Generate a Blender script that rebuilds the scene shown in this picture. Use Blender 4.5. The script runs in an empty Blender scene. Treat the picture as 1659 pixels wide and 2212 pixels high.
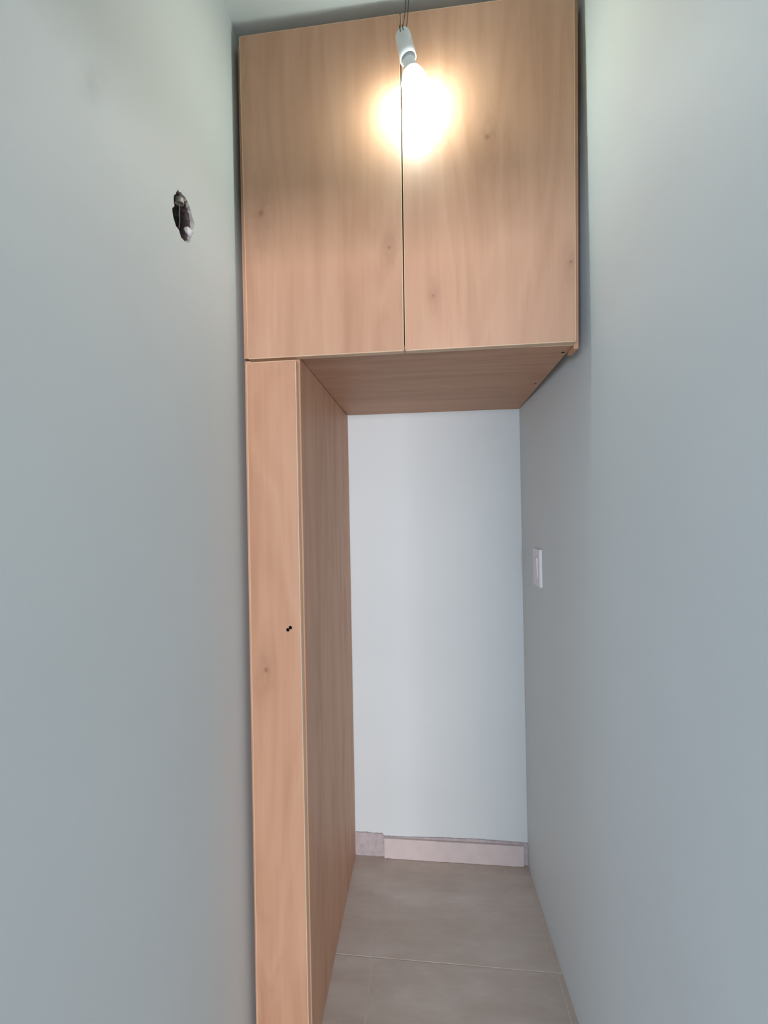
import bpy, bmesh, math, random
from mathutils import Vector, Matrix, noise

random.seed(4)
scene = bpy.context.scene
C = bpy.context.collection

# ------------------------------------------------------------------ camera
H = 1.3825                                   # lens height above the floor
cam_d = bpy.data.cameras.new('camera')
cam = bpy.data.objects.new('camera', cam_d)
C.objects.link(cam)
cam_d.sensor_fit = 'HORIZONTAL'
cam_d.sensor_width = 36.0
cam_d.lens = 36.0 * 900.0 / 1659.0
cam_d.clip_start = 0.02
r = Vector((0.99495314, 0.0985895, -0.01866437))
u = Vector((0.0186854, 0.00071006, 0.99982516))
f = Vector((-0.09858551, 0.99512793, 0.0011357))
m = Matrix((r, u, -f)).transposed().to_4x4()
m.translation = Vector((0, 0, H))
cam.matrix_world = m
scene.camera = cam

# ------------------------------------------------------------------ light
vs = scene.view_settings
vs.view_transform = 'Standard'
vs.look = 'None'
vs.gamma = 1.0
vs.use_curve_mapping = False
vs.exposure = 0.04

world = bpy.data.worlds.new('world')
scene.world = world
world.use_nodes = True
bg = world.node_tree.nodes['Background']
bg.inputs[0].default_value = (0.74, 0.87, 1.0, 1)
bg.inputs[1].default_value = 0.50

# daylight of the next room's window and an added side fill, coming through the doorway behind the lens
def rect_light(name, loc, aim, w, h, energy, col):
    d = bpy.data.lights.new(name, 'AREA')
    d.shape = 'RECTANGLE'
    d.size, d.size_y, d.energy, d.color = w, h, energy, col
    o = bpy.data.objects.new(name, d)
    C.objects.link(o)
    o.location = loc
    o.rotation_euler = (Vector(aim) - Vector(loc)).to_track_quat('-Z', 'Y').to_euler()
    return o
rect_light('window_daylight', (0.92, -6.0, 1.36), (0.92, 0.0, 1.36), 1.8, 1.1, 370, (0.93, 0.93, 1.0))
rect_light('side_fill_light', (-1.85, -3.7, 1.20), (0.0, 0.0, 1.20), 1.3, 1.0, 112, (0.62, 0.79, 1.0))  # added cool fill lamp that brightens the right wall, no window known there

BULB_STRENGTH = 84.0
BULB_COLOR = (0.87, 1.0, 0.92, 1)

# ------------------------------------------------------------------ node helpers
def new_mat(name):
    mt = bpy.data.materials.new(name)
    mt.use_nodes = True
    nt = mt.node_tree
    b = nt.nodes['Principled BSDF']
    return mt, nt, b

def node(nt, typ, **kw):
    n = nt.nodes.new(typ)
    for k, v in kw.items():
        setattr(n, k, v)
    return n

def sock(nt, s, v):
    if hasattr(v, 'is_linked') or isinstance(v, bpy.types.NodeSocket):
        nt.links.new(v, s)
    else:
        s.default_value = v

def mth(nt, op, a, b=None, c=None):
    n = node(nt, 'ShaderNodeMath', operation=op)
    sock(nt, n.inputs[0], a)
    if b is not None: sock(nt, n.inputs[1], b)
    if c is not None: sock(nt, n.inputs[2], c)
    return n.outputs[0]

def noise_tex(nt, vec, scale, detail=3, rough=0.5, dist=0.0):
    n = node(nt, 'ShaderNodeTexNoise')
    nt.links.new(vec, n.inputs['Vector'])
    n.inputs['Scale'].default_value = scale
    n.inputs['Detail'].default_value = detail
    n.inputs['Roughness'].default_value = rough
    n.inputs['Distortion'].default_value = dist
    return n.outputs['Fac']

def mapping(nt, vec, scale=(1, 1, 1), loc=(0, 0, 0)):
    n = node(nt, 'ShaderNodeMapping')
    nt.links.new(vec, n.inputs['Vector'])
    n.inputs['Scale'].default_value = scale
    n.inputs['Location'].default_value = loc
    return n.outputs['Vector']

def ramp(nt, fac, stops):
    n = node(nt, 'ShaderNodeValToRGB')
    nt.links.new(fac, n.inputs[0])
    e = n.color_ramp.elements
    while len(e) < len(stops): e.new(0.5)
    for el, (p, c) in zip(e, stops):
        el.position = p
        el.color = (*c, 1)
    return n.outputs['Color']

def mixc(nt, fac, a, b, mode='MIX'):
    n = node(nt, 'ShaderNodeMix', data_type='RGBA', blend_type=mode)
    sock(nt, n.inputs['Factor'], fac)
    for s, v in ((n.inputs[6], a), (n.inputs[7], b)):
        if isinstance(v, tuple): s.default_value = (*v, 1)
        else: nt.links.new(v, s)
    return n.outputs[2]

def bump(nt, b, h, strength, dist=0.001):
    n = node(nt, 'ShaderNodeBump')
    n.inputs['Strength'].default_value = strength
    n.inputs['Distance'].default_value = dist
    nt.links.new(h, n.inputs['Height'])
    nt.links.new(n.outputs[0], b.inputs['Normal'])

# ------------------------------------------------------------------ materials
def wood(name, axis='z', seed=0.0, knots=(), rough=0.36, spec=0.36, coat=0.0):
    """pear-wood laminate, grain along `axis`; knots = [(x, z, size)] in object space"""
    mt, nt, b = new_mat(name)
    tc = node(nt, 'ShaderNodeTexCoord')
    sx = node(nt, 'ShaderNodeSeparateXYZ')
    nt.links.new(tc.outputs['Object'], sx.inputs[0])
    X, Y, Z = sx.outputs
    dark = None
    for kx, kz, ks in knots:
        dx = mth(nt, 'SUBTRACT', X, kx)
        dz = mth(nt, 'SUBTRACT', Z, kz)
        a = mth(nt, 'DIVIDE', dx, ks * 3.2)
        c = mth(nt, 'DIVIDE', dz, ks * 9.0)
        d2 = mth(nt, 'ADD', mth(nt, 'MULTIPLY', a, a), mth(nt, 'MULTIPLY', c, c))
        g = mth(nt, 'EXPONENT', mth(nt, 'MULTIPLY', d2, -1.0))
        X = mth(nt, 'SUBTRACT', X, mth(nt, 'MULTIPLY', mth(nt, 'MULTIPLY', dx, g), 0.75))
        a2 = mth(nt, 'DIVIDE', dx, ks * 0.55)
        c2 = mth(nt, 'DIVIDE', dz, ks * 0.6)
        e2 = mth(nt, 'ADD', mth(nt, 'MULTIPLY', a2, a2), mth(nt, 'MULTIPLY', c2, c2))
        k = mth(nt, 'MULTIPLY', mth(nt, 'EXPONENT', mth(nt, 'MULTIPLY', e2, -1.0)), 0.60)
        k = mth(nt, 'ADD', k, mth(nt, 'MULTIPLY', mth(nt, 'MULTIPLY', g, noise_tex(nt, mapping(nt, tc.outputs['Object'], (1, 1, 0.5)), 70, 3, 0.6)), 0.62))
        dark = k if dark is None else mth(nt, 'ADD', dark, k)
    cx = node(nt, 'ShaderNodeCombineXYZ')
    nt.links.new(X, cx.inputs[0]); nt.links.new(Y, cx.inputs[1]); nt.links.new(Z, cx.inputs[2])
    V = cx.outputs[0]
    st = {'z': (1, 1, 0.075), 'x': (0.075, 1, 1)}[axis]
    st2 = {'z': (1, 1, 0.018), 'x': (0.018, 1, 1)}[axis]
    st3 = {'z': (1, 1, 0.16), 'x': (0.16, 1, 1)}[axis]
    v1 = mapping(nt, V, st, (seed, seed * 1.7, seed * .3))
    v2 = mapping(nt, V, st2, (seed * 2.1, seed, seed))
    v3 = mapping(nt, V, st3, (seed * 3.1, -seed, seed))
    n1 = noise_tex(nt, v1, 15, 4, 0.55, 0.3)
    n2 = noise_tex(nt, v2, 85, 3, 0.6)
    n3 = noise_tex(nt, v3, 8, 2, 0.5, 0.9)
    rings = mth(nt, 'PINGPONG', mth(nt, 'MULTIPLY', n3, 9.0), 1.0)
    t = mth(nt, 'ADD', mth(nt, 'MULTIPLY', n1, 0.60),
            mth(nt, 'ADD', mth(nt, 'MULTIPLY', n2, 0.17), mth(nt, 'MULTIPLY', rings, 0.11)))
    col = ramp(nt, t, [(0.28, (0.460, 0.240, 0.142)), (0.46, (0.545, 0.302, 0.188)), (0.66, (0.605, 0.352, 0.230))])
    # pores: short darker dashes along the grain
    vp = mapping(nt, V, {'z': (1, 1, 0.05), 'x': (0.05, 1, 1)}[axis], (seed, 0, seed))
    pn = noise_tex(nt, vp, 420, 2, 0.5)
    pf = mth(nt, 'MULTIPLY', mth(nt, 'GREATER_THAN', pn, 0.69), 0.10)
    col = mixc(nt, pf, col, (0.30, 0.15, 0.08))
    if dark is not None:
        col = mixc(nt, mth(nt, 'MINIMUM', dark, 0.85), col, (0.26, 0.12, 0.065))
    nt.links.new(col, b.inputs['Base Color'])
    b.inputs['Roughness'].default_value = rough
    b.inputs['Specular IOR Level'].default_value = spec
    b.inputs['Coat Weight'].default_value = coat
    b.inputs['Coat Roughness'].default_value = 0.30
    bump(nt, b, n2, 0.06, 0.0006)
    return mt

def plain(name, col, rough=0.5, metal=0.0, spec=0.5, var=0.0, scale=40):
    mt, nt, b = new_mat(name)
    b.inputs['Roughness'].default_value = rough
    b.inputs['Metallic'].default_value = metal
    b.inputs['Specular IOR Level'].default_value = spec
    tc = node(nt, 'ShaderNodeTexCoord')
    n = noise_tex(nt, tc.outputs['Object'], scale, 4, 0.6)
    c = ramp(nt, n, [(0.3, tuple(v * (1 - var) for v in col)), (0.7, tuple(min(1, v * (1 + var)) for v in col))])
    nt.links.new(c, b.inputs['Base Color'])
    return mt

def wall_paint(name, col, stain=None):
    mt, nt, b = new_mat(name)
    tc = node(nt, 'ShaderNodeTexCoord')
    V = tc.outputs['Object']
    n = noise_tex(nt, V, 2.2, 3, 0.55)
    c = ramp(nt, n, [(0.3, tuple(v * 0.975 for v in col)), (0.7, tuple(v * 1.02 for v in col))])
    if stain:
        (sy, sz, ry, rz, tilt) = stain
        sx = node(nt, 'ShaderNodeSeparateXYZ')
        nt.links.new(V, sx.inputs[0])
        dy = mth(nt, 'SUBTRACT', sx.outputs[1], sy)
        dz = mth(nt, 'SUBTRACT', sx.outputs[2], sz)
        ca, sa = math.cos(tilt), math.sin(tilt)
        a = mth(nt, 'ADD', mth(nt, 'MULTIPLY', dy, ca), mth(nt, 'MULTIPLY', dz, sa))
        d = mth(nt, 'SUBTRACT', mth(nt, 'MULTIPLY', dz, ca), mth(nt, 'MULTIPLY', dy, sa))
        a = mth(nt, 'DIVIDE', a, ry); d = mth(nt, 'DIVIDE', d, rz)
        g = mth(nt, 'EXPONENT', mth(nt, 'MULTIPLY', mth(nt, 'ADD', mth(nt, 'MULTIPLY', a, a), mth(nt, 'MULTIPLY', d, d)), -1.0))
        sn = noise_tex(nt, V, 45, 3, 0.6)
        g = mth(nt, 'MULTIPLY', mth(nt, 'MULTIPLY', g, sn), 0.30)
        c = mixc(nt, g, c, (0.20, 0.22, 0.19))
    nt.links.new(c, b.inputs['Base Color'])
    b.inputs['Roughness'].default_value = 0.55
    b.inputs['Specular IOR Level'].default_value = 0.35
    bn = noise_tex(nt, V, 240, 2, 0.5)
    bump(nt, b, bn, 0.05, 0.001)
    return mt

PAINT = (0.655, 0.695, 0.690)
M = {}
M['wall'] = wall_paint('pale_grey_green_paint', PAINT)
M['wall_stain'] = wall_paint('pale_grey_green_paint_scuffed', PAINT, (0.5523, 2.0, 0.016, 0.040, -0.45 + math.pi * 0))
M['ceiling'] = wall_paint('white_ceiling_paint', (0.80, 0.82, 0.81))
M['edge'] = plain('edge_band_beech', (0.68, 0.47, 0.31), 0.42, var=0.05)
M['dark'] = plain('hole_black', (0.006, 0.005, 0.006), 0.6)
M['white_plastic'] = plain('white_plastic', (0.80, 0.78, 0.80), 0.35, var=0.02)
M['holder'] = plain('white_lampholder', (0.84, 0.87, 0.88), 0.4, var=0.02)
M['metal'] = plain('grey_metal', (0.16, 0.165, 0.19), 0.5, metal=0.4, var=0.05)
M['wire'] = plain('dark_wire', (0.035, 0.028, 0.028), 0.5)
M['cable'] = plain('grey_wire', (0.46, 0.43, 0.42), 0.5, var=0.05)
M['conduit'] = plain('cream_conduit', (0.60, 0.54, 0.42), 0.45, var=0.1)
M['plaster'] = plain('white_plaster', (0.66, 0.63, 0.63), 0.85, var=0.12, scale=60)
M['render'] = plain('grey_cut_render', (0.40, 0.37, 0.35), 0.9, var=0.25, scale=120)
M['mortar'] = plain('pinkish_mortar', (0.46, 0.40, 0.40), 0.85, var=0.16, scale=55)
M['grout'] = plain('light_grout', (0.66, 0.58, 0.53), 0.85, var=0.14, scale=18)
M['skirting'] = plain('pale_skirting_tile', (0.62, 0.53, 0.51), 0.45, var=0.06, scale=14)

def tile_mat():
    mt, nt, b = new_mat('greige_porcelain_tile')
    tc = node(nt, 'ShaderNodeTexCoord')
    V = tc.outputs['Object']
    v = mapping(nt, V, (0.45, 1.6, 1))
    n = noise_tex(nt, v, 6.5, 5, 0.6, 0.4)
    n2 = noise_tex(nt, v, 45, 3, 0.6)
    t = mth(nt, 'ADD', mth(nt, 'MULTIPLY', n, 0.8), mth(nt, 'MULTIPLY', n2, 0.2))
    c = ramp(nt, t, [(0.32, (0.50, 0.415, 0.355)), (0.52, (0.575, 0.49, 0.43)), (0.70, (0.65, 0.575, 0.52))])
    nt.links.new(c, b.inputs['Base Color'])
    b.inputs['Roughness'].default_value = 0.5
    b.inputs['Specular IOR Level'].default_value = 0.4
    bump(nt, b, n2, 0.05, 0.001)
    return mt
M['tile'] = tile_mat()

def cavity_mat():
    mt, nt, b = new_mat('broken_masonry')
    tc = node(nt, 'ShaderNodeTexCoord')
    n = noise_tex(nt, tc.outputs['Object'], 90, 5, 0.65)
    c = ramp(nt, n, [(0.3, (0.075, 0.05, 0.045)), (0.55, (0.13, 0.095, 0.085)), (0.75, (0.22, 0.18, 0.165))])
    nt.links.new(c, b.inputs['Base Color'])
    b.inputs['Roughness'].default_value = 0.9
    bump(nt, b, n, 0.8, 0.004)
    return mt
M['masonry'] = cavity_mat()

def emit_mat():
    mt = bpy.data.materials.new('lit_diffuser')
    mt.use_nodes = True
    nt = mt.node_tree
    nt.nodes.clear()
    e = node(nt, 'ShaderNodeEmission')
    e.inputs[0].default_value = BULB_COLOR
    e.inputs[1].default_value = BULB_STRENGTH
    o = node(nt, 'ShaderNodeOutputMaterial')
    nt.links.new(e.outputs[0], o.inputs[0])
    return mt
M['emit'] = emit_mat()

# ------------------------------------------------------------------ mesh helpers
def mesh_obj(name, bm, mat, parent=None, smooth=False):
    bmesh.ops.recalc_face_normals(bm, faces=bm.faces)
    me = bpy.data.meshes.new(name)
    bm.to_mesh(me); bm.free()
    for mm in (mat if isinstance(mat, (list, tuple)) else [mat]):
        me.materials.append(mm)
    if smooth:
        for p in me.polygons: p.use_smooth = True
    o = bpy.data.objects.new(name, me)
    C.objects.link(o)
    if parent: o.parent = parent
    return o

def hexa(bm, P):
    """P: 8 corners, bottom ring 0-3 then top ring 4-7"""
    v = [bm.verts.new(p) for p in P]
    for q in ((0, 3, 2, 1), (4, 5, 6, 7), (0, 1, 5, 4), (1, 2, 6, 5), (2, 3, 7, 6), (3, 0, 4, 7)):
        bm.faces.new([v[i] for i in q])
    return v

def box(bm, x0, x1, y0, y1, z0, z1):
    return hexa(bm, [(x0, y0, z0), (x1, y0, z0), (x1, y1, z0), (x0, y1, z0),
                     (x0, y0, z1), (x1, y0, z1), (x1, y1, z1), (x0, y1, z1)])

def bevel_all(bm, w, seg=1):
    bmesh.ops.bevel(bm, geom=list(bm.edges), offset=w, segments=seg, affect='EDGES', clamp_overlap=True)

def box_obj(name, dims, mat, parent=None, base=(0, 0, 0), bev=0.0, seg=1):
    bm = bmesh.new()
    x0, x1, y0, y1, z0, z1 = dims
    bx, by, bz = base
    box(bm, x0 - bx, x1 - bx, y0 - by, y1 - by, z0 - bz, z1 - bz)
    if bev: bevel_all(bm, bev, seg)
    return mesh_obj(name, bm, mat, parent)

def lathe(bm, prof, seg=32, cap_top=False, cap_bot=False, M4=None):
    rings = []
    for rr, zz in prof:
        ring = []
        for i in range(seg):
            a = 2 * math.pi * i / seg
            p = Vector((rr * math.cos(a), rr * math.sin(a), zz))
            if M4: p = M4 @ p
            ring.append(bm.verts.new(p))
        rings.append(ring)
    for a, b2 in zip(rings, rings[1:]):
        for i in range(seg):
            bm.faces.new((a[i], a[(i + 1) % seg], b2[(i + 1) % seg], b2[i]))
    if cap_bot: bm.faces.new(rings[0])
    if cap_top: bm.faces.new(rings[-1])

def tube(bm, pts, rad, seg=8):
    pts = [Vector(p) for p in pts]
    rings = []
    for i, p in enumerate(pts):
        t = (pts[min(i + 1, len(pts) - 1)] - pts[max(i - 1, 0)]).normalized()
        a = t.cross(Vector((0, 1, 0.01))).normalized()
        b2 = t.cross(a)
        rings.append([bm.verts.new(p + rad * (math.cos(2 * math.pi * k / seg) * a + math.sin(2 * math.pi * k / seg) * b2)) for k in range(seg)])
    for a, b2 in zip(rings, rings[1:]):
        for k in range(seg):
            bm.faces.new((a[k], a[(k + 1) % seg], b2[(k + 1) % seg], b2[k]))
    bm.faces.new(rings[0]); bm.faces.new(rings[-1])

def bez(p, n=14):
    p = [Vector(q) for q in p]
    out = []
    for i in range(n + 1):
        t = i / n
        q = list(p)
        while len(q) > 1:
            q = [q[k].lerp(q[k + 1], t) for k in range(len(q) - 1)]
        out.append(q[0])
    return out

def boolean_cut(o, bm_cut, mat=None):
    me = bpy.data.meshes.new('cutter')
    bmesh.ops.recalc_face_normals(bm_cut, faces=bm_cut.faces)
    bm_cut.to_mesh(me); bm_cut.free()
    if mat: me.materials.append(mat)
    c = bpy.data.objects.new('cutter', me)
    C.objects.link(c)
    c.parent = o.parent                      # same local frame as the board it cuts
    md = o.modifiers.new('cut', 'BOOLEAN')
    md.operation = 'DIFFERENCE'; md.object = c; md.solver = 'EXACT'
    if mat: md.material_mode = 'TRANSFER'
    bpy.context.view_layer.update()
    dg = bpy.context.evaluated_depsgraph_get()
    nm = bpy.data.meshes.new_from_object(o.evaluated_get(dg), depsgraph=dg)
    o.modifiers.clear()
    old = o.data
    o.data = nm
    nm.name = o.name
    bpy.data.objects.remove(c)
    bpy.data.meshes.remove(me)
    bpy.data.meshes.remove(old)

def thing(name, label, cat, loc):
    o = bpy.data.objects.new(name, None)
    C.objects.link(o)
    o.location = loc
    o.empty_display_size = 0.1
    o['label'] = label; o['category'] = cat
    return o

def structure(o, label):
    o['kind'] = 'structure'
    o['label'] = label
    o['category'] = o.name.split('_')[0]
    return o

# ------------------------------------------------------------------ room shell
XL = -0.4623                      # left wall face
YB = 1.6684                       # back wall face
ZC = 2.6238                       # ceiling
YF = -0.10                        # inner face of the doorway wall behind the lens
def XR(y): return 0.3720 + 0.025 * (YB - y)

# floor: mortar bed with porcelain tiles standing 2 mm proud of the grout
floor = box_obj('floor', (XL - 0.12, 0.60, -0.40, YB + 0.12, -0.12, -0.0009), M['grout'])
structure(floor, 'greige porcelain tile floor with pale grout lines')
gx = [XL, -0.1885, 0.3660, 0.46]
gy = [-0.3770, 0.1770, 0.7310, 1.2850, YB]
G = 0.0013
for i in range(3):
    for j in range(4):
        x0 = gx[i] + (G if i else 0.0); x1 = gx[i + 1] - G
        y0 = gy[j] + G; y1 = gy[j + 1] - (G if j < 3 else 0.0)
        bm = bmesh.new()
        dz = -0.0002 * ((i * 3 + j * 5) % 3)
        if i == 2:
            hexa(bm, [(x0, y0, -0.012), (XR(y0) + .004, y0, -0.012), (XR(y1) + .004, y1, -0.012), (x0, y1, -0.012),
                      (x0, y0, dz), (XR(y0) + .004, y0, dz), (XR(y1) + .004, y1, dz), (x0, y1, dz)])
        else:
            box(bm, x0, x1, y0, y1, -0.012, dz)
        top = [e for e in bm.edges if all(abs(v.co.z - dz) < 1e-6 for v in e.verts)]
        bmesh.ops.bevel(bm, geom=top, offset=0.0005, segments=2, affect='EDGES')
        mesh_obj('tile', bm, M['tile'], floor)

ceiling = box_obj('ceiling', (XL - 0.12, 0.60, -0.40, YB + 0.12, ZC, ZC + 0.12), M['ceiling'])
structure(ceiling, 'plain off-white painted ceiling')

wall_back = box_obj('wall_back', (XL - 0.12, 0.60, YB, YB + 0.12, -0.12, ZC), M['wall'])
structure(wall_back, 'pale grey-green painted wall at the end of the niche')

bm = bmesh.new()
hexa(bm, [(XR(-0.40), -0.40, -0.12), (0.60, -0.40, -0.12), (0.60, YB, -0.12), (XR(YB), YB, -0.12),
          (XR(-0.40), -0.40, ZC), (0.60, -0.40, ZC), (0.60, YB, ZC), (XR(YB), YB, ZC)])
wall_right = mesh_obj('wall_right', bm, M['wall'])
structure(wall_right, 'pale grey-green painted wall carrying the light switch')

# doorway wall behind the lens: two jamb piers and a lintel in one piece
DX0, DX1, DZ = -0.44, 0.385, 1.98
bm = bmesh.new()
box(bm, XL, DX0, YF - 0.15, YF, 0, ZC)
box(bm, DX1, XR(YF) - .001, YF - 0.15, YF, 0, ZC)
box(bm, DX0, DX1, YF - 0.15, YF, DZ, ZC)
wall_front = mesh_obj('wall_front', bm, M['wall'])
structure(wall_front, 'painted wall with an open doorway opposite the cabinets')

wall_left = box_obj('wall_left', (XL - 0.12, XL, -0.40, YB, -0.12, ZC), [M['wall_stain'], M['render'], M['masonry']])
structure(wall_left, 'pale grey-green painted wall with a broken-out hole')

# the hole hacked into the plaster of the left wall, (y, z) on the wall face
hole_px = [(660,285),(700,360),(735,362),(770,420),(840,490),(890,590),(930,690),(965,790),(992,920),(1035,1050),
           (1022,1150),(985,1200),(985,1320),(945,1400),(945,1465),(890,1500),(820,1470),(740,1380),(690,1210),(620,1120),
           (575,970),(560,900),(540,770),(545,710),(590,665),(570,530),(580,430),(620,400),(625,360),(650,340)]
def on_wall(cx, cy, X):
    """point of the wall plane x = X that lies on the sight line measured for the hole"""
    px, py = 320 + cx / 10.37, 380 + cy / 10.37
    d = r * ((px - 829.5) / 900.0) - u * ((py - 1106.0) / 900.0) + f
    t = X / d.x
    return Vector((X, d.y * t, d.z * t + H))
loop = [on_wall(a, b2, XL) for a, b2 in hole_px]
# extra jagged points between
pts = []
for i, p in enumerate(loop):
    q = loop[(i + 1) % len(loop)]
    pts.append(p)
    mid = p.lerp(q, 0.5)
    mid += Vector((0, random.uniform(-.0007, .0007), random.uniform(-.0007, .0007)))
    pts.append(mid)
cen = sum(pts, Vector()) / len(pts)
bm = bmesh.new()
layers = [(0.004, 1.0), (0.0, 1.0), (-0.007, 0.99), (-0.016, 0.95), (-0.032, 0.90), (-0.050, 0.80)]
rings = []
for li, (dx, sc) in enumerate(layers):
    ring = []
    for p in pts:
        j = 0.0 if li < 2 else 0.0022
        q = cen + (p - cen) * sc
        ring.append(bm.verts.new((XL + dx + (random.uniform(-j, j) * .6 if li > 1 else 0),
                                  q.y + random.uniform(-j, j), q.z + random.uniform(-j, j))))
    rings.append(ring)
n = len(pts)
for a, b2 in zip(rings, rings[1:]):
    for i in range(n):
        bm.faces.new((a[i], a[(i + 1) % n], b2[(i + 1) % n], b2[i]))
bm.faces.new(rings[0])
# rough bottom of the hole
cv = bm.verts.new((XL - 0.044, cen.y, cen.z))
for i in range(n):
    bm.faces.new((rings[-1][i], rings[-1][(i + 1) % n], cv))
boolean_cut(wall_left, bm)
for p in wall_left.data.polygons:
    c = p.center
    inside = abs(c.y - cen.y) < 0.06 and abs(c.z - cen.z) < 0.07 and c.x < XL - 0.0004 and c.x > XL - 0.09
    p.material_index = (1 if c.x > XL - 0.0095 else 2) if inside else 0
# conduit stub with a wire hanging out of it
pc = on_wall(690, 470, XL - 0.0125)
bm = bmesh.new()
Mt = Matrix.Translation(pc) @ Matrix.Rotation(math.radians(6), 4, 'X')
prof = [(0.0078, -0.0125), (0.0086, -0.0125), (0.0088, -0.010), (0.0088, 0.045), (0.0068, 0.045), (0.0068, -0.0115), (0.0078, -0.0125)]
lathe(bm, prof, 24, M4=Mt)
mesh_obj('conduit', bm, M['conduit'], wall_left, smooth=True)['label'] = 'cream conduit stub ending in the wall hole'
bm = bmesh.new()
w = [pc + Vector((0, 0, 0.006)), on_wall(690, 640, XL - .013), on_wall(705, 720, XL - .014), on_wall(695, 850, XL - .016),
     on_wall(706, 960, XL - .018), on_wall(700, 1060, XL - .019), on_wall(690, 1170, XL - .022)]
pp = []
for a, b2 in zip(w, w[1:]):
    for k in range(4): pp.append(a.lerp(b2, k / 4))
pp.append(w[-1])
tube(bm, pp, 0.0011, 6)
mesh_obj('hanging_wire', bm, M['cable'], wall_left, smooth=True)['label'] = 'thin grey wire hanging in the wall hole'
# lump of white filler on the lower rim
bm = bmesh.new()
lc = on_wall(925, 1275, XL - 0.0065)
bmesh.ops.create_icosphere(bm, subdivisions=3, radius=1.0)
for v in bm.verts:
    k = 1 + 0.55 * noise.noise(v.co * 1.3 + Vector((3, 1, 2))) + 0.25 * noise.noise(v.co * 3.7)
    v.co = lc + Vector((v.co.x * 0.006 * k, v.co.y * 0.0095 * k, v.co.z * 0.0095 * k))
mesh_obj('filler_lump', bm, M['plaster'], wall_left, smooth=True)['label'] = 'white filler lump on the rim of the hole'

# skirting at the foot of the back wall: bare mortar bed and one long tile on it
bm = bmesh.new()
N = 70
x0, x1 = -0.3040, XR(YB) - .0005
vb, vt, wb, wt = [], [], [], []
for i in range(N + 1):
    x = x0 + (x1 - x0) * i / N
    z = 0.0925 - 0.0035 * (i / N) + random.uniform(-.0014, .0014)
    if x > -0.19: z = 0.0865 + 0.004 * math.sin(x * 9) + random.uniform(-.0008, .0008)
    yy = YB - 0.0035 - random.uniform(0, .0008)
    vb.append(bm.verts.new((x, yy, 0.0005))); vt.append(bm.verts.new((x, yy, z)))
    wb.append(bm.verts.new((x, YB - .0002, 0.0005))); wt.append(bm.verts.new((x, YB - .0002, z + .0005)))
for i in range(N):
    bm.faces.new((vb[i], vb[i + 1], vt[i + 1], vt[i]))
    bm.faces.new((vt[i], vt[i + 1], wt[i + 1], wt[i]))
    bm.faces.new((wb[i], wb[i + 1], vb[i + 1], vb[i]))
    bm.faces.new((wt[i], wt[i + 1], wb[i + 1], wb[i]))
bm.faces.new((vb[0], vt[0], wt[0], wb[0])); bm.faces.new((vb[N], vt[N], wt[N], wb[N]))
bb = mesh_obj('baseboard_back', bm, M['mortar'])
structure(bb, 'tile skirting at the foot of the end wall with bare mortar left of it')
bm = bmesh.new()
N = 48
rows = {k: [] for k in 'abcd'}
x0, x1 = -0.1880, 0.3545
for i in range(N + 1):
    x = x0 + (x1 - x0) * i / N
    zt_ = 0.0800 + random.uniform(-.0003, .0003)
    zb_ = 0.0012 + random.uniform(-.0009, .0009)
    for k, (y, z) in zip('abcd', ((YB - .0125, zb_), (YB - .0125, zt_), (YB - .0040, zt_), (YB - .0040, zb_))):
        rows[k].append(bm.verts.new((x, y, z)))
for i in range(N):
    for k, l in ('ab', 'bc', 'cd', 'da'):
        bm.faces.new((rows[k][i], rows[k][i + 1], rows[l][i + 1], rows[l][i]))
for i in (0, N): bm.faces.new([rows[k][i] for k in 'abcd'])
mesh_obj('skirting_tile', bm, M['skirting'], bb)['label'] = 'long pale pinkish skirting tile'

# ------------------------------------------------------------------ upper cabinet
YD = 1.000                        # front of the doors
TD = 0.018                        # board thickness
base = Vector((-0.04, 1.33, 1.768))
cab = thing('wall_cabinet', 'two-door pear-wood cabinet hung under the ceiling, spanning the niche', 'cabinet', base)

def panel_from_corners(name, BL, BR, TR, TL, y0, th, mat, parent, base, inset=0.0, bev=0.0004):
    """board in the x-z plane with four given (x, z) corners"""
    bm = bmesh.new()
    c = [Vector((p[0], 0, p[1])) for p in (BL, BR, TR, TL)]
    sg = [(1, 1), (-1, 1), (-1, -1), (1, -1)]
    c = [p + Vector((s[0] * inset, 0, s[1] * inset)) for p, s in zip(c, sg)]
    P = []
    for y in (y0, y0 + th):
        for p in c: P.append((p.x - base.x, y - base.y, p.z - base.z))
    hexa(bm, P)
    if bev: bevel_all(bm, bev)
    return mesh_obj(name, bm, mat, parent)

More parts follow.
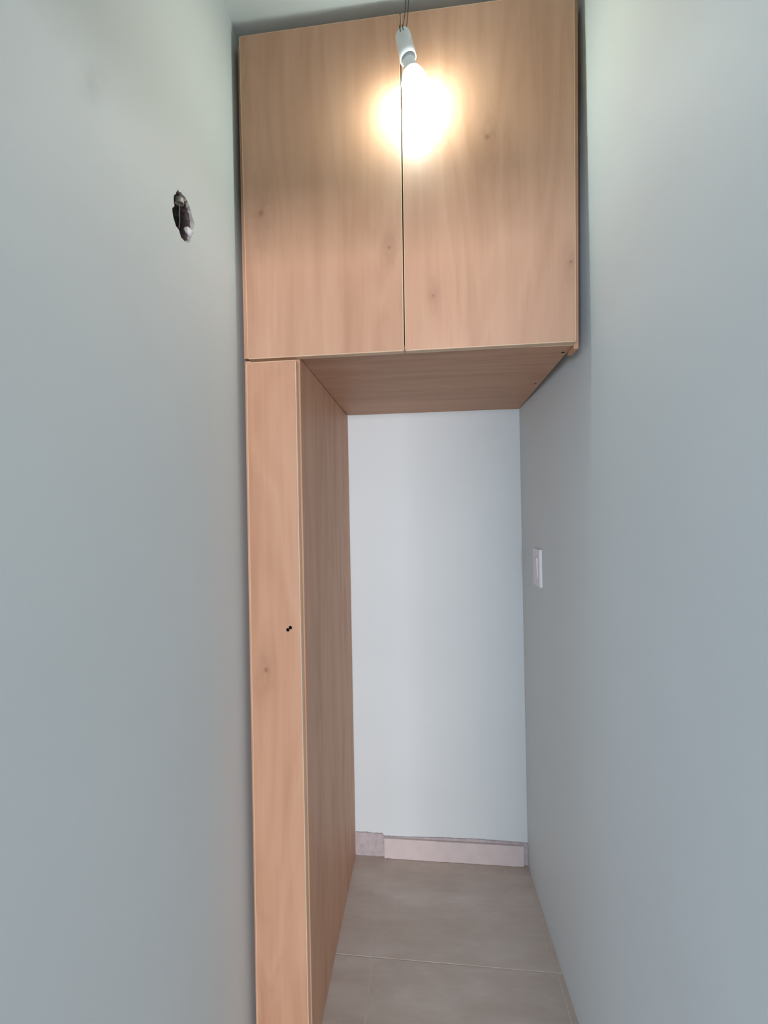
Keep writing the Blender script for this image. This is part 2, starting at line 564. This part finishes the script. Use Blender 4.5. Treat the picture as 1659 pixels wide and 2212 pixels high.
def edge_band(BL, BR, TR, TL, y0, th, parent, base, w=0.0022, rad=0.0045):
    """band glued round a door edge, with softly rounded corners"""
    bm = bmesh.new()
    c = [Vector((p[0], p[1])) for p in (BL, BR, TR, TL)]
    def rounded(ins):
        out = []
        cc = [p + Vector((s[0], s[1])) * ins for p, s in zip(c, [(1, 1), (-1, 1), (-1, -1), (1, -1)])]
        for i in range(4):
            p, a, b2 = cc[i], cc[i - 1], cc[(i + 1) % 4]
            da, db = (a - p).normalized(), (b2 - p).normalized()
            rr = max(rad - ins, 0.0006)
            for k in range(5):
                t = k / 4
                q0, q1 = p + da * rr, p + db * rr
                q = q0.lerp(p, t).lerp(p.lerp(q1, t), t)
                out.append(q)
        return out
    o_, i_ = rounded(0.0), rounded(w)
    e_ = rounded(0.0006)
    n = len(o_)
    def ring(pts, y): return [bm.verts.new((p.x - base.x, y - base.y, p.y - base.z)) for p in pts]
    R = [ring(i_, y0 + th), ring(o_, y0 + th), ring(o_, y0 + 0.0006), ring(e_, y0), ring(i_, y0)]
    for a, b2 in zip(R, R[1:] + R[:1]):
        for k in range(n):
            bm.faces.new((a[k], a[(k + 1) % n], b2[(k + 1) % n], b2[k]))
    return mesh_obj('edge_band', bm, M['edge'], parent)

ZT = 2.579
def rel(kn, b0): return [(x - b0.x, z - b0.z, s) for x, z, s in kn]

# (bottom-left, bottom-right, top-right, top-left) in x, z
doorsU = [
    ((-0.4333, 1.7705), (-0.0436, 1.7692), (-0.0392, ZT + .001), (-0.4408, ZT - .001), 1.3,
     [(-0.392, 2.131, 0.012), (-0.075, 2.02, 0.006)]),
    ((-0.0410, 1.7692), (0.3539, 1.7681), (0.3648, ZT + .001), (-0.0366, ZT + .001), 4.7,
     [(0.1615, 2.262, 0.010), (0.0285, 1.897, 0.0045), (0.345, 1.953, 0.006)]),
]
for BL, BR, TR, TL, sd, kn in doorsU:
    wm = wood('pear_laminate_door', 'z', sd, rel(kn, base), 0.48, 0.55, 0.30)
    d = panel_from_corners('door', BL, BR, TR, TL, YD, TD, wm, cab, base, inset=0.0021, bev=0)
    edge_band(BL, BR, TR, TL, YD + .0000, TD + .0001, d, base)

wv = wood('pear_laminate_vertical', 'z', 7.3, rough=0.52)
wh = wood('pear_laminate_horizontal', 'x', 2.9, rough=0.52)
YC0, YC1 = YD + TD + 0.0015, YB - 0.0015       # carcass front and back
# carcass sides lean out a little towards the top, as the doors do
def lean_panel(name, xb0, xb1, xt0, xt1, y0, y1, zb, zt, mat, parent, base, bev=0.0005):
    bm = bmesh.new()
    P = [(xb0, y0, zb), (xb1, y0, zb), (xb1, y1, zb), (xb0, y1, zb), (xt0, y0, zt), (xt1, y0, zt), (xt1, y1, zt), (xt0, y1, zt)]
    hexa(bm, [(a - base.x, b2 - base.y, c - base.z) for a, b2, c in P])
    bevel_all(bm, bev)
    return mesh_obj(name, bm, mat, parent)
lean_panel('side_panel', -0.4508, -0.4328, -0.4532, -0.4352, YC0, YC1, 1.7790, ZT - .001, wv, cab, base)
lean_panel('side_panel', 0.3340, 0.3525, 0.3445, 0.3625, YC0, YC1, 1.7936, ZT - .001, wv, cab, base)
bm = bmesh.new()                               # bottom board, its right end sags a little
ys, ye = YC0, YC1
P = [(-0.4326, ys, 1.7760), (0.3530, ys, 1.7672), (0.3708, ye, 1.7765), (-0.4326, ye, 1.7795)]
hexa(bm, [(x - base.x, y - base.y, z - base.z) for x, y, z in P] + [(x - base.x, y - base.y, z + TD - base.z) for x, y, z in P])
bevel_all(bm, 0.0005)
bottom = mesh_obj('bottom_panel', bm, wh, cab)
box_obj('top_panel', (-0.4345, 0.3440, YC0, YC1, ZT - TD, ZT - .001), wh, cab, base, 0.0005)
box_obj('back_panel', (-0.4240, 0.3335, YC1 - .006, YC1 - .001, 1.800, ZT - TD - .001), wv, cab, base)
# front edge band of the bottom board, and the two screw holes in its underside
bm = bmesh.new()
P = [(-0.30, ys - .0012, 1.7746), (0.3530, ys - .0012, 1.7671), (0.3530, ys - .0002, 1.7671), (-0.30, ys - .0002, 1.7746)]
hexa(bm, [(x - base.x, y - base.y, z - base.z) for x, y, z in P] + [(x - base.x, y - base.y, z + .016 - base.z) for x, y, z in P])
mesh_obj('edge_band', bm, M['edge'], bottom)
bpy.context.view_layer.update()
for hx, hy, rr in ((0.3440, 1.0640, 0.0045), (0.3455, 1.3250, 0.0032)):
    bm = bmesh.new()
    lathe(bm, [(rr, -0.02), (rr, 0.010)], 20, True, True, Matrix.Translation((hx - base.x, hy - base.y, 1.7700 - base.z)))
    boolean_cut(bottom, bm, M['dark'])
# batten that fills the gap to the right wall behind the door edge
lean_panel('filler_strip', 0.3540, 0.3653, 0.3650, 0.3790, YD + TD + .0005, YD + 0.062, 1.7585, ZT - .002, wv, cab, base, 0.0006)

# ------------------------------------------------------------------ tall narrow cabinet
tb = Vector((-0.372, 1.33, 0.0))
tall = thing('tall_cabinet', 'tall narrow pear-wood cabinet standing on the floor under the left door of the hung cabinet', 'cabinet', tb)
wdoor = wood('pear_laminate_tall_door', 'z', 9.1, rel([(-0.4005, 0.998, 0.009)], tb))
zt_, zb_ = 1.7625, 0.062
BL, BR, TR, TL = (-0.4395, zb_), (-0.3082, zb_), (-0.3103, zt_), (-0.4372, zt_ - .0004)
door = panel_from_corners('door', BL, BR, TR, TL, YD - .001, TD, [wdoor], tall, tb, inset=0.0021, bev=0)
bpy.context.view_layer.update()
# two holes drilled side by side for the missing knob
bm = bmesh.new()
for i, (hx, hz) in enumerate(((-0.34275, 1.0975), (-0.33610, 1.1030))):
    mt = Matrix.Translation((hx - tb.x, YD - .001 - tb.y, hz - tb.z)) @ Matrix.Rotation(math.radians(90), 4, 'X')
    bmc = bmesh.new()
    lathe(bmc, [(0.0043, -0.0150 - i * .001), (0.0043, 0.01)], 20, True, True, mt)
    boolean_cut(door, bmc, M['dark'])
bm.free()
edge_band(BL, BR, TR, TL, YD - .001, TD + .0001, door, tb)
YT0 = YD - .001 + TD + .0025
zts = 1.7610
wside = wood('pear_laminate_tall_side', 'z', 12.4, rough=0.52)
lean_panel('side_panel', -0.3220, -0.3056, -0.3220, -0.3056, YT0, YC1 - .002, 0.0025, zts + .0125, wside, tall, tb)
lean_panel('side_panel', -0.4515, -0.4345, -0.4500, -0.4330, YT0, YC1 - .002, 0.0025, zts + .0125, wside, tall, tb)
box_obj('top_panel', (-0.4325, -0.3225, YT0, YC1 - .002, zts - TD + .010, zts + .010), wh, tall, tb, 0.0005)
box_obj('bottom_panel', (-0.4325, -0.3225, YT0, YC1 - .002, 0.060, 0.078), wh, tall, tb, 0.0005)
box_obj('plinth', (-0.4325, -0.3225, YT0 + .03, YT0 + .048, 0.0025, 0.0595), wv, tall, tb, 0.0005)
box_obj('back_panel', (-0.4325, -0.3225, YC1 - .009, YC1 - .003, 0.079, zts - TD + .009), wv, tall, tb)

# ------------------------------------------------------------------ bare bulb on two wires
lamp_top = Vector((-0.0322, 0.945, 2.4695))
axis_dn = Vector((0.0135, 0.002, -0.0610)).normalized()
lamp = thing('pendant_lamp', 'lit bare bulb in a white lampholder hanging on two thin wires', 'lamp', (lamp_top.x, lamp_top.y, lamp_top.z))
zax = -axis_dn
xax = Vector((1, 0, 0)); xax = (xax - zax * xax.dot(zax)).normalized()
yax = zax.cross(xax)
LM = Matrix((xax, yax, zax)).transposed().to_4x4()         # local +z runs up the lamp axis
# holder: rounded cap, cylinder, open skirt
bm = bmesh.new()
prof = [(0.0001, 0.0), (0.009, -0.0005), (0.0135, -0.002), (0.0165, -0.005), (0.0178, -0.010), (0.0186, -0.050), (0.0188, -0.0605),
        (0.0180, -0.0615), (0.0168, -0.0605), (0.0162, -0.045), (0.0001, -0.045)]
lathe(bm, prof, 40, M4=LM)
holder = mesh_obj('lampholder', bm, M['holder'], lamp, smooth=True)
bm = bmesh.new()
lathe(bm, [(0.0160, -0.046), (0.0160, -0.062), (0.0152, -0.066), (0.0138, -0.066), (0.0138, -0.046), (0.0160, -0.046)], 40, M4=LM)
mesh_obj('thread_ring', bm, M['metal'], holder, smooth=True)
# terminal slots on top of the holder
for sx_ in (-0.0060, 0.0005):
    bm = bmesh.new()
    vs8 = box(bm, sx_ - .0006, sx_ + .0006, -0.0192, -0.0160, -0.0150, -0.0030)
    for v in bm.verts: v.co = LM @ v.co
    mesh_obj('terminal_slot', bm, M['wire'], holder)
# bulb: plastic body and glowing dome
bm = bmesh.new()
lathe(bm, [(0.0001, -0.050), (0.0135, -0.050), (0.0135, -0.066), (0.0140, -0.072), (0.0165, -0.082), (0.0200, -0.092), (0.0205, -0.0935), (0.0001, -0.0935)], 40, M4=LM)
bulb = mesh_obj('bulb', bm, M['holder'], lamp, smooth=True)
bm = bmesh.new()
dome = [(0.0205, -0.0936), (0.0245, -0.101), (0.0280, -0.110), (0.0298, -0.120), (0.0300, -0.128), (0.0290, -0.138), (0.0262, -0.147),
        (0.0215, -0.154), (0.0150, -0.159), (0.0075, -0.1615), (0.0001, -0.1622)]
lathe(bm, dome, 48, M4=LM)
mesh_obj('glass_dome', bm, M['emit'], bulb, smooth=True)['label'] = 'glowing white dome'
# wires up to the ceiling
for a in ((( -0.003, 0, -0.003), (0.0045, -.001, 0.022), (0.0112, -.001, 0.045), (0.0110, 0, 0.085), (0.0100, 0, ZC - lamp_top.z - .0005)),
          (( 0.0080, 0, -0.003), (0.0115, 0, 0.020), (0.0165, 0, 0.050), (0.0185, 0, 0.09), (0.0160, 0, ZC - lamp_top.z - .0005))):
    bm = bmesh.new()
    tube(bm, bez(a, 24), 0.0009, 8)
    mesh_obj('wire', bm, M['wire'], lamp, smooth=True)

# ------------------------------------------------------------------ light switch
y0, y1, z0, z1 = 1.4130, 1.4880, 1.1255, 1.2500
yc, zc = (y0 + y1) / 2, (z0 + z1) / 2
sw = thing('light_switch', 'white rectangular light switch on the right-hand wall inside the niche', 'switch', (XR(yc), yc, zc))
sw.rotation_euler = (0, 0, math.atan(0.025))          # follows the wall
hw, hh = (y1 - y0) / 2, (z1 - z0) / 2
bm = bmesh.new()
box(bm, -0.0085, 0.0004, -hw, hw, -hh, hh)
bmesh.ops.bevel(bm, geom=[e for e in bm.edges if all(v.co.x < -0.008 for v in e.verts)], offset=0.0016, segments=3, affect='EDGES')
plate = mesh_obj('cover_plate', bm, M['white_plastic'], sw)
bm = bmesh.new()
# rocker, tipped about its middle
hexa(bm, [(-0.0080, -0.0155, -0.0335), (-0.0080, 0.0155, -0.0335), (-0.0080, 0.0155, 0.0335), (-0.0080, -0.0155, 0.0335),
          (-0.0105, -0.0150, -0.0330), (-0.0105, 0.0150, -0.0330), (-0.0118, 0.0150, 0.0330), (-0.0118, -0.0150, 0.0330)])
bevel_all(bm, 0.0005)
mesh_obj('rocker', bm, M['white_plastic'], sw)
